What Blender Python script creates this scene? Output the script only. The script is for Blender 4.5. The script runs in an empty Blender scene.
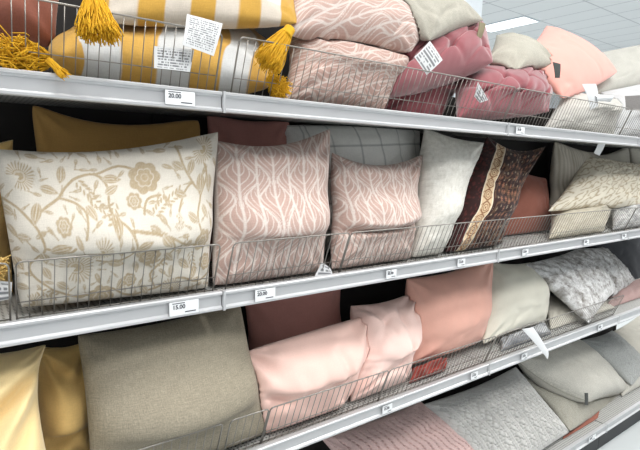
import bpy, math, random
import numpy as np
from mathutils import Vector, Matrix

# ------------------------------------------------------------------ camera, world, lights
F = 490.0
CAMZ = 1.73
_x = np.array([676., -49., 490.]); _x /= np.linalg.norm(_x)          # along the shelves (right, down, forward of the lens)
_z = np.array([96., -3575., -490.]); _z -= _x*np.dot(_z, _x); _z /= np.linalg.norm(_z)   # up
_y = np.cross(_z, _x); _y = _y if _y[2] > 0 else -_y                  # into the shelves
scene = bpy.context.scene
COL = scene.collection
cam_d = bpy.data.cameras.new('camera'); cam = bpy.data.objects.new('camera', cam_d); COL.objects.link(cam)
cam_d.sensor_width = 36.0; cam_d.lens = F/640*36; cam_d.clip_start = .02
cam.matrix_world = Matrix(((_x[0], -_x[1], -_x[2], 0), (_y[0], -_y[1], -_y[2], 0), (_z[0], -_z[1], -_z[2], CAMZ), (0, 0, 0, 1)))
scene.camera = cam
world = bpy.data.worlds.new('world'); scene.world = world; world.use_nodes = True
world.node_tree.nodes['Background'].inputs[0].default_value = (.93, .97, 1, 1)
world.node_tree.nodes['Background'].inputs[1].default_value = .56
scene.view_settings.view_transform = 'Standard'; scene.view_settings.look = 'None'
scene.view_settings.gamma = 1; scene.view_settings.use_curve_mapping = False
scene.view_settings.exposure = -0.26
CEIL = 4.73
def area(loc, sx, sy, power, col=(1, .985, .96)):
    l = bpy.data.lights.new('lamp', 'AREA'); l.shape = 'RECTANGLE'; l.size = sx; l.size_y = sy; l.energy = power; l.color = col
    o = bpy.data.objects.new('lamp', l); COL.objects.link(o); o.location = loc
    return o
LAMP_W = 60
LAMPS = [(x, y) for x in (-1.8, .6, 3.0, 5.4, 7.8) for y in (-1.6, .1)]+[(x, y) for x in (6, 11, 16) for y in (5.2, 9)]  # far group added over the next aisles, brightening the ceiling by floor bounce

def at(px, py, y):
    """point in the place that stands y metres in front of the aisle line and shows at that spot of the photograph"""
    r = np.array([px-320., py-225., F])
    k = y/np.dot(r, _y)
    return np.array([k*np.dot(r, _x), y, CAMZ+k*np.dot(r, _z)])
def on(px, y, z):
    t = (px-320.)/F; zz = z-CAMZ
    a = _x[0]-t*_x[2]; b = (_y[0]-t*_y[2])*y+(_z[0]-t*_z[2])*zz
    return np.array([-b/a, y, z])

# ------------------------------------------------------------------ small tools
def lin(c):
    c = np.asarray(c, float)/255.
    return np.where(c <= .04045, c/12.92, ((c+.055)/1.055)**2.4)
def hashn(ix, iy, s):
    h = np.sin(ix*127.1+iy*311.7+s*74.7)*43758.5453
    return h-np.floor(h)
def vnoise(x, y, s=0):
    ix = np.floor(x); iy = np.floor(y); fx = x-ix; fy = y-iy
    fx = fx*fx*(3-2*fx); fy = fy*fy*(3-2*fy)
    a = hashn(ix, iy, s); b = hashn(ix+1, iy, s); c = hashn(ix, iy+1, s); d = hashn(ix+1, iy+1, s)
    return (a*(1-fx)+b*fx)*(1-fy)+(c*(1-fx)+d*fx)*fy*1.0
def fbm(x, y, s=0, o=4):
    r = 0; a = .5
    for i in range(o):
        r = r+a*(vnoise(x*2**i, y*2**i, s+i*7.3)-.5); a *= .5
    return r*2
def sstep(a, b, x):
    t = np.clip((x-a)/(b-a), 0, 1); return t*t*(3-2*t)

def link(o, parent=None):
    COL.objects.link(o)
    if parent is not None:
        o.parent = parent
        o.matrix_parent_inverse = Matrix.Identity(4)
    return o
def meshobj(name, verts, faces, mat, parent=None, smooth=False, origin=None):
    me = bpy.data.meshes.new(name)
    verts = np.asarray(verts, float)
    off = np.zeros(3)
    if parent is not None:
        p = parent; 
        while p is not None:
            off = off+np.array(p.location); p = p.parent
    if origin is None: origin = off if parent is not None else np.zeros(3)
    me.from_pydata((verts-np.asarray(origin)).tolist(), [], [tuple(int(i) for i in f) for f in faces])
    if smooth: me.polygons.foreach_set('use_smooth', [True]*len(me.polygons))
    me.materials.append(mat)
    me.update()
    o = bpy.data.objects.new(name, me)
    if parent is not None: o.location = Vector((np.asarray(origin)-off).tolist())
    else: o.location = Vector(np.asarray(origin).tolist())
    return link(o, parent)
def tag(o, label=None, cat=None, group=None, kind=None):
    if label: o['label'] = label
    if cat: o['category'] = cat
    if group: o['group'] = group
    if kind: o['kind'] = kind
    return o
def empty(name, loc=(0, 0, 0)):
    o = bpy.data.objects.new(name, None); o.location = loc; o.empty_display_size = .05
    COL.objects.link(o); return o
class MB:
    def __init__(s): s.v = []; s.f = []
    def box(s, a, b):
        n = len(s.v); x0, y0, z0 = a; x1, y1, z1 = b
        s.v += [(x0, y0, z0), (x1, y0, z0), (x1, y1, z0), (x0, y1, z0), (x0, y0, z1), (x1, y0, z1), (x1, y1, z1), (x0, y1, z1)]
        s.f += [(n+i for i in q) for q in ((0, 3, 2, 1), (4, 5, 6, 7), (0, 1, 5, 4), (1, 2, 6, 5), (2, 3, 7, 6), (3, 0, 4, 7))]
    def prism(s, prof, x0, x1):            # closed (y, z) profile drawn out along x
        n = len(s.v); k = len(prof)
        s.v += [(x0, p[0], p[1]) for p in prof]+[(x1, p[0], p[1]) for p in prof]
        for i in range(k):
            j = (i+1) % k; s.f.append((n+i, n+j, n+k+j, n+k+i))
        s.f.append(tuple(n+i for i in range(k))[::-1]); s.f.append(tuple(n+k+i for i in range(k)))
    def tube(s, pts, r, sides=6, closed=False, r1=None):
        pts = [np.asarray(p, float) for p in pts]; n = len(s.v); m = len(pts)
        for i, p in enumerate(pts):
            if closed: d = pts[(i+1) % m]-pts[i-1]
            else: d = pts[min(i+1, m-1)]-pts[max(i-1, 0)]
            d = d/(np.linalg.norm(d)+1e-9)
            up = np.array([0, 0, 1.]) if abs(d[2]) < .9 else np.array([1., 0, 0])
            a = np.cross(d, up); a /= np.linalg.norm(a); b = np.cross(d, a)
            rr = r if r1 is None else r+(r1-r)*i/max(m-1, 1)
            for k in range(sides):
                t = 2*math.pi*k/sides
                s.v.append(tuple(p+rr*(math.cos(t)*a+math.sin(t)*b)))
        for i in range(m if closed else m-1):
            j = (i+1) % m
            for k in range(sides):
                l = (k+1) % sides
                s.f.append((n+i*sides+k, n+i*sides+l, n+j*sides+l, n+j*sides+k))
        if not closed:
            s.f.append(tuple(n+k for k in range(sides))[::-1]); s.f.append(tuple(n+(m-1)*sides+k for k in range(sides)))
    def build(s, name, mat, parent=None, smooth=False, origin=None):
        return meshobj(name, s.v, [tuple(f) for f in s.f], mat, parent, smooth, origin)

# ------------------------------------------------------------------ materials
def newmat(name):
    m = bpy.data.materials.new(name); m.use_nodes = True
    return m, m.node_tree, m.node_tree.nodes['Principled BSDF']
def plain(name, c, rough=.5, metal=0., noise=.04, scale=30, bump=0.):
    m, nt, b = newmat(name)
    tc = nt.nodes.new('ShaderNodeTexCoord'); n = nt.nodes.new('ShaderNodeTexNoise'); n.inputs['Scale'].default_value = scale
    nt.links.new(tc.outputs['Object'], n.inputs['Vector'])
    mp = nt.nodes.new('ShaderNodeMapRange'); mp.inputs[3].default_value = 1-noise; mp.inputs[4].default_value = 1+noise
    nt.links.new(n.outputs[0], mp.inputs[0])
    mx = nt.nodes.new('ShaderNodeVectorMath'); mx.operation = 'SCALE'; mx.inputs[0].default_value = tuple(lin(c))
    nt.links.new(mp.outputs[0], mx.inputs['Scale']); nt.links.new(mx.outputs[0], b.inputs['Base Color'])
    b.inputs['Roughness'].default_value = rough; b.inputs['Metallic'].default_value = metal
    if bump:
        bp = nt.nodes.new('ShaderNodeBump'); bp.inputs['Strength'].default_value = bump; bp.inputs['Distance'].default_value = .002
        nt.links.new(n.outputs[0], bp.inputs['Height']); nt.links.new(bp.outputs[0], b.inputs['Normal'])
    return m
def fabric(name, c=None, weave=.12, scale=260, slub=.06, sheen=.15, rough=.9, bump=.35, mott=.05, stretch=1.0):
    """cloth: colour (or the woven pattern carried by the mesh) x fine weave x slow mottling, with a weave bump"""
    m, nt, b = newmat(name); N = nt.nodes.new; L = nt.links.new
    uv = N('ShaderNodeUVMap')
    def noise(sx, sy, det=2):
        mp = N('ShaderNodeMapping'); mp.inputs['Scale'].default_value = (sx, sy, 1); L(uv.outputs[0], mp.inputs[0])
        n = N('ShaderNodeTexNoise'); n.inputs['Scale'].default_value = 1; n.inputs['Detail'].default_value = det; L(mp.outputs[0], n.inputs['Vector'])
        return n.outputs[0]
    def rng(o, a):
        r = N('ShaderNodeMapRange'); r.inputs[1].default_value = .25; r.inputs[2].default_value = .75
        r.inputs[3].default_value = 1-a; r.inputs[4].default_value = 1+a; L(o, r.inputs[0]); return r.outputs[0]
    def mul(a, b_):
        q = N('ShaderNodeMath'); q.operation = 'MULTIPLY'; L(a, q.inputs[0]); L(b_, q.inputs[1]); return q.outputs[0]
    w1 = noise(scale, scale*stretch, 3); w2 = noise(scale*.12, scale*1.6); w3 = noise(scale*1.6, scale*.12)
    f = mul(mul(rng(w1, weave), rng(w2, slub)), mul(rng(w3, slub), rng(noise(9, 9), mott)))
    s = N('ShaderNodeVectorMath'); s.operation = 'SCALE'; L(f, s.inputs['Scale'])
    if c is None:
        a = N('ShaderNodeAttribute'); a.attribute_name = 'pattern'; L(a.outputs['Color'], s.inputs[0])
    else: s.inputs[0].default_value = tuple(lin(c))
    L(s.outputs[0], b.inputs['Base Color'])
    b.inputs['Roughness'].default_value = rough
    b.inputs['Sheen Weight'].default_value = sheen; b.inputs['Sheen Roughness'].default_value = .4
    b.inputs['Specular IOR Level'].default_value = .2
    bp = N('ShaderNodeBump'); bp.inputs['Strength'].default_value = bump; bp.inputs['Distance'].default_value = .0015
    L(mul(w1, w2), bp.inputs['Height']); L(bp.outputs[0], b.inputs['Normal'])
    return m
rail_m = plain('painted_steel_rail', (202, 203, 205), .36, .3, .05, 6)
deck_m, _nt, _b = newmat('perforated_steel_deck')
def _deck():
    N = _nt.nodes.new; L = _nt.links.new
    tc = N('ShaderNodeTexCoord'); sp = N('ShaderNodeSeparateXYZ'); L(tc.outputs['Object'], sp.inputs[0])
    def cell(o, p):
        a = N('ShaderNodeMath'); a.operation = 'MULTIPLY'; a.inputs[1].default_value = 1/p; L(o, a.inputs[0])
        b = N('ShaderNodeMath'); b.operation = 'FRACT'; L(a.outputs[0], b.inputs[0])
        c = N('ShaderNodeMath'); c.operation = 'SUBTRACT'; c.inputs[1].default_value = .5; L(b.outputs[0], c.inputs[0])
        d = N('ShaderNodeMath'); d.operation = 'POWER'; d.inputs[1].default_value = 2; L(c.outputs[0], d.inputs[0]); return d.outputs[0]
    s = N('ShaderNodeMath'); s.operation = 'ADD'; L(cell(sp.outputs[0], .0125), s.inputs[0]); L(cell(sp.outputs[1], .0125), s.inputs[1])
    lt = N('ShaderNodeMath'); lt.operation = 'LESS_THAN'; lt.inputs[1].default_value = .055; L(s.outputs[0], lt.inputs[0])
    mx = N('ShaderNodeMix'); mx.data_type = 'RGBA'; mx.inputs[6].default_value = (*lin((178, 178, 175)), 1); mx.inputs[7].default_value = (*lin((40, 40, 42)), 1)
    L(lt.outputs[0], mx.inputs[0]); L(mx.outputs[2], _b.inputs['Base Color']); _b.inputs['Roughness'].default_value = .45
_deck()
wire_m = plain('chromed_wire', (150, 146, 140), .35, .8, .05, 60)
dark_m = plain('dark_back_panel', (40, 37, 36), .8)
kick_m = plain('black_kick_plate', (38, 40, 44), .5)
floor_m = plain('polished_vinyl_floor', (205, 210, 211), .25, 0, .03, 3)
paper_m = plain('white_paper', (244, 246, 248), .6, 0, .01)
ink_m = plain('dark_print', (52, 54, 66), .7)
col_m = plain('painted_column', (226, 234, 240), .6)
tagdark_m = plain('dark_woven_tag', (70, 72, 70), .8)
ribbon_m = plain('white_tag_ribbon', (224, 226, 228), .7, 0, .03)
yellow_m = plain('mustard_cotton_strand', (218, 166, 24), .85, 0, .18, 90)

# ------------------------------------------------------------------ the setting
m, nt, b = newmat('ceiling_tiles')
N = nt.nodes.new; L = nt.links.new
tc = N('ShaderNodeTexCoord'); br = N('ShaderNodeTexBrick'); br.offset = 0; br.inputs['Scale'].default_value = 1
mp = N('ShaderNodeMapping'); mp.inputs['Location'].default_value = (-9.51, -6.09, 0); L(tc.outputs['Object'], mp.inputs[0]); L(mp.outputs[0], br.inputs['Vector'])
br.inputs['Color1'].default_value = br.inputs['Color2'].default_value = (*lin((238, 241, 243)), 1)
br.inputs['Mortar'].default_value = (*lin((200, 204, 208)), 1); br.inputs['Mortar Size'].default_value = .014
br.inputs['Brick Width'].default_value = .61; br.inputs['Row Height'].default_value = 1.22
L(br.outputs[0], b.inputs['Base Color']); b.inputs['Roughness'].default_value = .9
q = MB(); q.box((-4, -4, CEIL), (26, 18, CEIL+.1)); tag(q.build('ceiling', m), kind='structure')
q = MB(); q.box((-4, -4, -.1), (26, 18, 0)); tag(q.build('floor', floor_m), kind='structure')

lamp_m, nt, b = newmat('lamp_diffuser'); b.inputs['Emission Color'].default_value = (.96, .98, 1, 1); b.inputs['Emission Strength'].default_value = 2.2
def ceiling_light(x, y, lab):
    e = empty('ceiling_light', (x, y, CEIL))
    tag(e, lab, 'light', None)
    f = MB()
    for a, c in (((x-.305, y-.61), (x+.305, y-.585)), ((x-.305, y+.585), (x+.305, y+.61)), ((x-.305, y-.585), (x-.28, y+.585)), ((x+.28, y-.585), (x+.305, y+.585))):
        f.box((*a, CEIL-.02), (*c, CEIL))
    f.build('frame', col_m, e)
    d = MB(); d.box((x-.28, y-.585, CEIL-.014), (x+.28, y+.585, CEIL-.004)); d.build('diffuser', lamp_m, e)
    return e
ceiling_light(9.51+.305, 6.09+.61, 'bright rectangular ceiling light above the pink pillows of the top shelf')
for x, y in LAMPS: area((x, y, CEIL-.03), .6, 1.2, LAMP_W if y < 2 else 120)
q = MB(); c = on(463, 3.0, 3.0); q.box((c[0]-.13, 2.9, 0), (c[0]+.13, 3.12, CEIL)); 
q.box((c[0]-.20, 2.88, 0), (c[0]-.135, 3.12, CEIL))
tag(q.build('support_column', col_m), 'white painted column rising to the ceiling behind the top shelf', 'column')

# ------------------------------------------------------------------ shelving
YF = 1.20; YB = 1.70
J = [.555-1.255*1, .555, .555+1.255, .555+2*1.255, .555+3*1.255]
DECK = dict(A=1.886, B=1.358, C=.856, D=.175)
bays_ = ['nearest', 'second', 'third', 'farthest']
for i in range(4):
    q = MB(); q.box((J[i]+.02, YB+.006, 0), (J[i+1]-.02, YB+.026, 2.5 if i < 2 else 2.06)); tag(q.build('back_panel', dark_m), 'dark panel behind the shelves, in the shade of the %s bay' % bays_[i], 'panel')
    q = MB(); q.box((J[i]+.002, 1.23, 0), (J[i+1]-.002, 1.25, .125)); tag(q.build('kick_plate', kick_m), 'black kick plate under the bottom shelf, %s bay' % bays_[i], 'kick plate')
for i in range(5):
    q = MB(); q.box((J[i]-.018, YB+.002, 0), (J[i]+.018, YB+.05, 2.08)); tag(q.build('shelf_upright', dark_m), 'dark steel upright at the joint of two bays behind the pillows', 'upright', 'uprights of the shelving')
names = dict(A='top', B='second', C='third', D='bottom'); bays = ['nearest', 'second', 'third', 'farthest']
def shelf(lv, i):
    z = DECK[lv]; x0 = J[i]+.0015; x1 = J[i+1]-.0015
    e = empty('shelf', (x0, YF, z))
    tag(e, f'{names[lv]} level steel shelf with pale price rail, {bays[i]} bay', 'shelf', 'steel shelves of the pillow display')
    q = MB(); q.box((x0+.003, YF+.012, z-.022), (x1-.003, YB, z)); q.build('deck', deck_m, e)
    p = [(YF+.012, z+.006), (YF-.004, z+.006), (YF-.007, z+.003), (YF-.007, z-.002), (YF-.003, z-.004), (YF+.001, z-.008), (YF+.001, z-.034),
         (YF-.003, z-.037), (YF-.007, z-.039), (YF-.007, z-.044), (YF-.003, z-.046), (YF+.012, z-.046)]
    q = MB(); q.prism(p, x0, x1); q.build('price_rail', rail_m, e)
    if i:                                                        # small end cap at the joint
        q = MB(); q.box((x0-.001, YF-.009, z-.047), (x0+.006, YF-.0072, z+.007)); q.build('end_cap', rail_m, e)
    return e
for lv in 'ABCD':
    for i in range(4): shelf(lv, i)
FH = .142; FL = .38
def fy(z, deck): return 1.222-FL*(z-deck)
def fence(lv, x0, x1, lab, sp=.0235, wires=True):
    z = DECK[lv]
    e = empty('wire_fence', ((x0+x1)/2, 1.22, z)); tag(e, lab, 'wire fence', 'wire fences along the shelf fronts')
    r = .0016; t = z+FH; rc = .012
    P = lambda x, zz, dy=0: (x, fy(zz, z)+dy, zz)
    pts = [P(x0, z+.004)]+[P(x0, t-rc)]+[P(x0+rc*(1-math.cos(a)), t-rc+rc*math.sin(a)) for a in (.5, 1.05)]+[P(x0+rc, t)]
    pts += [P(x1-rc, t)]+[P(x1-rc*(1-math.cos(a)), t-rc+rc*math.sin(a)) for a in (1.05, .5)]+[P(x1, t-rc), P(x1, z+.004)]
    q = MB(); q.tube(pts, .0022)
    q.tube([P(x0, z+.045, .003), P(x1, z+.045, .003)], .0013); q.tube([P(x0, z+.006, .003), P(x1, z+.006, .003)], .0018)
    q.build('frame', wire_m, e, smooth=True)
    q = MB(); n = round((x1-x0)/sp)
    for k in range(1, n):
        x = x0+(x1-x0)*k/n
        q.tube([P(x, z+.003), P(x, t)], .0012, 5)
    q.build('wire_panel', wire_m, e, smooth=True)
    return e
fence('A', J[0]+.05, J[1]-.012, 'wire fence in front of the yellow and white striped pillows')
fence('A', J[1]+.035, J[2]-.005, 'wire fence in front of the pink leaf pillows on the top shelf')
fence('A', J[2]+.005, J[3]-.2, 'wire fence in front of the cushions on the right of the top shelf')
fence('A', J[3]-.19, J[4]-.3, 'wire fence at the far right end of the top shelf')
fence('B', J[0]+.03, .068, 'short end of wire fence at the left edge of the second shelf')
fence('B', .080, J[1]-.018, 'wire fence in front of the cream floral pillow')
fence('B', J[1]+.02, .975, 'wire fence in front of the larger pink leaf pillow on the second shelf')
fence('B', .980, J[2]-.005, 'wire fence in front of the cream and dark paisley pillows')
fence('B', J[2]+.005, J[3]-.005, 'wire fence in front of the terracotta and cream spotted pillows')
fence('B', J[3]+.005, J[4]-.4, 'wire fence at the far right end of the second shelf')
fence('C', J[0]+.25, J[1]-.012, 'wire fence in front of the taupe linen pillow')
fence('C', J[1]+.012, J[1]+.135, 'short wire fence section beside the taupe pillow, third shelf')
fence('C', J[1]+.14, J[1]+.62, 'wire fence in front of the pale pink pillows')
fence('C', J[1]+.625, J[2]-.005, 'wire fence in front of the coral pillow')
fence('C', J[2]+.005, J[3]-.03, 'wire fence below the fluffy silver pillow')

# ------------------------------------------------------------------ pillows
SHAPES = {}
def pillow(key, name, label, corners, thick, mat, lv, mids=None, n=56, pat=None, seed=0, wr=1.0, noise=.015, pucker=.003, inset=.04, rc=.018,
           creases=(), relief=None, group=None, cat='pillow', fenced=True, full=.5, power=2.15, ymin=None, piping=None, floor=True, prio=None, over=.055):
    deck = DECK[lv]
    rnd = np.random.RandomState(seed+11)
    C = []
    for c in corners:
        if c[1] is None: C.append(on(c[0], c[2], deck+(c[3] if len(c) > 3 else .008)))
        else: C.append(at(*c))
    TL, TR, BR, BL = C; cen = sum(C)/4
    mids = mids or {}
    M = {}
    for k, (a, b_) in dict(T=(TL, TR), R=(TR, BR), B=(BR, BL), L=(BL, TL)).items():
        mid = (a+b_)/2
        if k in mids:
            v = mids[k]; M[k] = at(v[0], v[1], v[2] if len(v) > 2 else mid[1])
        elif k == 'B' and corners[2][1] is None and corners[3][1] is None: M[k] = mid
        else: M[k] = mid+(cen-mid)*inset*2
    ex = (TR-TL+BR-BL)/2; ez = (TL-BL+TR-BR)/2
    W = np.linalg.norm(ex); H = np.linalg.norm(ez)
    nrm = np.cross(ex, ez); nrm /= np.linalg.norm(nrm)
    camp = np.array([0, 0, CAMZ])
    if np.dot(nrm, camp-cen) < 0: nrm = -nrm
    nx = n if isinstance(n, int) else n[0]; ny = n if isinstance(n, int) else n[1]
    su = np.linspace(-1, 1, nx+1); sv = np.linspace(-1, 1, ny+1)
    wgt = .45
    su = (1-wgt)*su+wgt*np.sin(su*math.pi/2); sv = (1-wgt)*sv+wgt*np.sin(sv*math.pi/2)
    U, V = np.meshgrid(su, sv); U = U.ravel(); V = V.ravel()
    def patch(U, V):
        P = np.zeros((len(U), 3))
        for (a, b_, p) in ((-1, 1, TL), (1, 1, TR), (1, -1, BR), (-1, -1, BL)):
            P += (.25*(1+U*a)*(1+V*b_)*(U*a+V*b_-1))[:, None]*p
        P += (.5*(1-U*U)*(1+V))[:, None]*M['T']+(.5*(1-U*U)*(1-V))[:, None]*M['B']
        P += (.5*(1-V*V)*(1+U))[:, None]*M['R']+(.5*(1-V*V)*(1-U))[:, None]*M['L']
        return P
    base = patch(U*(1-rc*np.abs(U*V)**7), V*(1-rc*np.abs(U*V)**7))
    body = np.clip((1-np.abs(U)**power)*(1-np.abs(V)**power), 0, 1)**full

    env = np.clip((1-np.abs(U)**6)*(1-np.abs(V)**6), 0, 1)
    mx_, my_ = (U+1)/2*W, (V+1)/2*H
    def disp(side):
        s = seed*3.1+side*17
        d = noise*fbm(mx_*6+s, my_*6, s, 3)*env*wr
        w_ = fbm(mx_*5+s*2, my_*5+3, s+5, 2); d -= .007*wr*np.exp(-(w_/.07)**2)*sstep(.0, .5, fbm(mx_*4, my_*4, s+9, 2)+.25)*env
        for i, (cu, cv) in enumerate(((-1, 1), (1, 1), (1, -1), (-1, -1))):
            du = (U-cu)*W/2; dv = (V-cv)*H/2; r = np.hypot(du, dv)
            th = np.arctan2(dv*-cv, du*-cu)+.25*fbm(mx_*10, my_*10, s+i, 2)
            d += wr*.008*np.sin(th*rnd.uniform(7, 10)+rnd.uniform(0, 6))*np.exp(-((r-.07)/.065)**2)*env
        eu = (1-np.abs(U))*W/2; ev = (1-np.abs(V))*H/2
        d += pucker*wr*(np.sin(my_*150+9*fbm(my_*8, my_*0+1, s, 2))*np.exp(-eu/.022)*(eu > 0)+np.sin(mx_*150+9*fbm(mx_*8, mx_*0+2, s, 2))*np.exp(-ev/.022)*(ev > 0))*env
        for (a0, b0, a1, b1, dep, wd) in creases:
            dx, dy = (a1-a0)*W/2, (b1-b0)*H/2; L2 = dx*dx+dy*dy+1e-9
            px, py = (U-a0)*W/2, (V-b0)*H/2
            t = np.clip((px*dx+py*dy)/L2, 0, 1)
            wob = .008*fbm(mx_*9, my_*9, s+40, 2)
            dist = np.hypot(px-t*dx, py-t*dy)+wob*.6
            d -= dep*np.exp(-(dist/wd)**2)*(1-.35*t)*env
            d += dep*.35*np.exp(-((dist-wd*2.1)/(wd*1.1))**2)*env
        if relief is not None: d = d+relief(mx_, my_, U, V)*env
        return d
    thick = thick*1.12; hf = thick/2*body
    front = base+(hf+disp(0))[:, None]*nrm
    back = base-(hf+disp(1)*.6)[:, None]*nrm
    edge = (np.abs(U) > .9999) | (np.abs(V) > .9999)
    front[edge] = base[edge]
    idxb = np.arange(len(U)); k = len(U); mapb = np.zeros(len(U), int)
    inner = np.where(~edge)[0]
    mapb[edge] = idxb[edge]; mapb[inner] = k+np.arange(len(inner))
    P = np.vstack([front, back[inner]])
    zt = deck+FH
    def clamp(P):
        if fenced:
            ylim = np.where(P[:, 2] < zt, fy(P[:, 2], deck)+.0045, fy(zt, deck)-np.sqrt(np.maximum(P[:, 2]-zt, 0)*.05)+.0045)
            P[:, 1] = np.where(P[:, 1] < ylim, ylim+(P[:, 1]-ylim)*.02, P[:, 1])
        if ymin: P[:, 1] = np.maximum(P[:, 1], ymin)
        if floor: P[:, 2] = np.where(P[:, 2] < deck+.003, deck+.003+(deck+.003-P[:, 2])*.01, P[:, 2])
        if lv != 'A':
            top = DECK['ABCD'['ABCD'.index(lv)-1]]-.026
            inn = P[:, 1] > YF-.01
            P[:, 2] = np.where((P[:, 2] > top) & inn, top-(P[:, 2]-top)*.02, P[:, 2])
        P[:, 1] = np.minimum(P[:, 1], YB-.004 if lv != 'A' else 1.98)
        if lv == 'A': P[:, 1] = np.where((P[:, 2] < 2.085) | ((P[:, 0] < J[2]+.02) & (P[:, 2] < 2.52)), np.minimum(P[:, 1], YB-.002), P[:, 1])
        return P
    if fenced and over and floor:            # the cushion sags out over the top wire
        kk = np.concatenate([body, body[inner]]); P[:, 1] -= over*kk*np.exp(-((P[:, 2]-zt-.045)/.05)**2)
        P[:, 2] -= over*.35*kk*np.exp(-((P[:, 2]-zt-.03)/.03)**2)
    P = clamp(P)
    g = np.arange((nx+1)*(ny+1)).reshape(ny+1, nx+1)
    a = g[:-1, :-1].ravel(); b_ = g[:-1, 1:].ravel(); c_ = g[1:, 1:].ravel(); d_ = g[1:, :-1].ravel()
    ff = np.stack([a, b_, c_, d_], 1)
    e1 = front[b_[0]]; 
    # orient front faces outward
    i0 = len(ff)//2+nx//2
    fn = np.cross(front[ff[i0][1]]-front[ff[i0][0]], front[ff[i0][3]]-front[ff[i0][0]])
    if np.dot(fn, nrm) < 0: ff = ff[:, ::-1]
    fb = mapb[ff[:, ::-1]]
    faces = np.vstack([ff, fb])
    QUEUE.append(dict(key=key, name=name, label=label, cat=cat, group=group, P=P, faces=faces, mat=mat, clamp=clamp, lv=lv, prio=P[:, 1].mean() if prio is None else prio,
                      mx=mx_, my=my_, U=U, V=V, W=W, H=H, inner=inner, pat=pat, piping=piping, g=g))
QUEUE = []
def settle():
    """soft contact: a cushion that reaches into the one in front of it is pressed back against it"""
    from mathutils.bvhtree import BVHTree
    done = []
    for d in sorted(QUEUE, key=lambda d: d['prio']):
        P = d['P']; lo, hi = P.min(0), P.max(0); c = P.mean(0)
        for rep in range(4):
          P = d['clamp'](P)
          for e in done:
            if e['lv'] != d['lv'] or (e['lo'] > hi).any() or (e['hi'] < lo).any(): continue
            dr = c-e['c']; dr = dr*np.array([.8, 1.6, 1.0]); dr[1] = max(dr[1], .15*np.linalg.norm(dr)); dr /= np.linalg.norm(dr); D = Vector(dr.tolist())
            idx = np.where(((P > e['lo']) & (P < e['hi'])).all(1))[0]
            for i in idx:
                v = Vector(P[i].tolist())
                loc, nm, fi, dist = e['bvh'].ray_cast(v, D)
                if loc is not None and nm.dot(D) > 0:
                    P[i] = np.array(v+D*(dist+.005))
        d['P'] = P
        d['lo'], d['hi'], d['c'] = P.min(0), P.max(0), c
        d['bvh'] = BVHTree.FromPolygons(P.tolist(), d['faces'].tolist())
        done.append(d)
def build_pillows():
    settle()
    for d in QUEUE:
        P, mx_, my_, inner = d['P'], d['mx'], d['my'], d['inner']
        org = np.array([P[:, 0].mean(), P[:, 1].mean(), P[:, 2].min()])
        o = meshobj(d['name'], P, d['faces'], d['mat'], None, True, org); me = o.data
        uvx = np.concatenate([mx_, mx_[inner]+d['W']*1.3]); uvy = np.concatenate([my_, my_[inner]])
        li = np.zeros(len(me.loops), np.int32); me.loops.foreach_get('vertex_index', li)
        uvl = me.uv_layers.new(name='UVMap'); uvl.data.foreach_set('uv', np.stack([uvx[li], uvy[li]], 1).ravel().astype(np.float32))
        if d['pat'] is not None:
            cc = d['pat'](mx_, my_, d['U'], d['V'], d['W'], d['H']); cc = np.vstack([cc, cc[inner]])
            at_ = me.color_attributes.new('pattern', 'FLOAT_COLOR', 'POINT')
            at_.data.foreach_set('color', np.hstack([cc, np.ones((len(cc), 1))]).ravel().astype(np.float32))
        tag(o, d['label'], d['cat'], d['group'])
        if d['piping'] is not None:
            g = d['g']; ring = list(g[0, :])+list(g[1:, -1])+list(g[-1, -2::-1])+list(g[-2:0:-1, 0])
            q = MB(); q.tube([P[i] for i in ring], d['piping'][0], 6, closed=True); q.build('piping', d['piping'][1], o, smooth=True)
        SHAPES[d['key']] = (o,)

# ---- woven and printed patterns (cloth colours; one top shelf leaf pillow has shade mixed in)
def leafpat(cw=.108, ph=.135, rot=0., c1=(188, 161, 151), c2=(217, 206, 199), sh=0):
    a, b_ = lin(c1), lin(c2)
    def f(x, y, U, V, W, H):
        X = x*math.cos(rot)-y*math.sin(rot)+.006*np.sin(y*40)*0+sh; Y = x*math.sin(rot)+y*math.cos(rot)
        c = np.floor(X/cw); s = (X/cw-c)*2-1; par = np.mod(c, 2)
        t = Y/ph+par*.5
        # an upright spray: its blades leave the stem and sweep up, the spray bulges and closes to a point
        tt = t-np.floor(t)
        wd = .62+.38*np.cos(2*math.pi*(tt-.38))
        inside = np.abs(s) < wd
        S = np.where(inside, np.abs(s)/np.maximum(wd, .05), (1-np.abs(s))/np.maximum(1-wd, .05))
        T = np.where(inside, tt, np.mod(tt+.5, 1))
        g = T*4.5-2.3*S**1.35
        fr = np.abs(g-np.floor(g)-.5)*2          # 1 on the lines
        line = sstep(.76-.25*S**4, .92-.2*S**4, fr)
        line = np.maximum(line, 1-sstep(.035, .10, S*np.where(inside, wd, 1-wd)))
        line = np.maximum(line, .95*(1-sstep(.03, .085, np.abs(np.abs(s)-wd))))
        line = np.clip(line*(.82+.3*vnoise(x*300, y*300, 3)), 0, 1)
        return a+(b_-a)*line[:, None]
    return f
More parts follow.
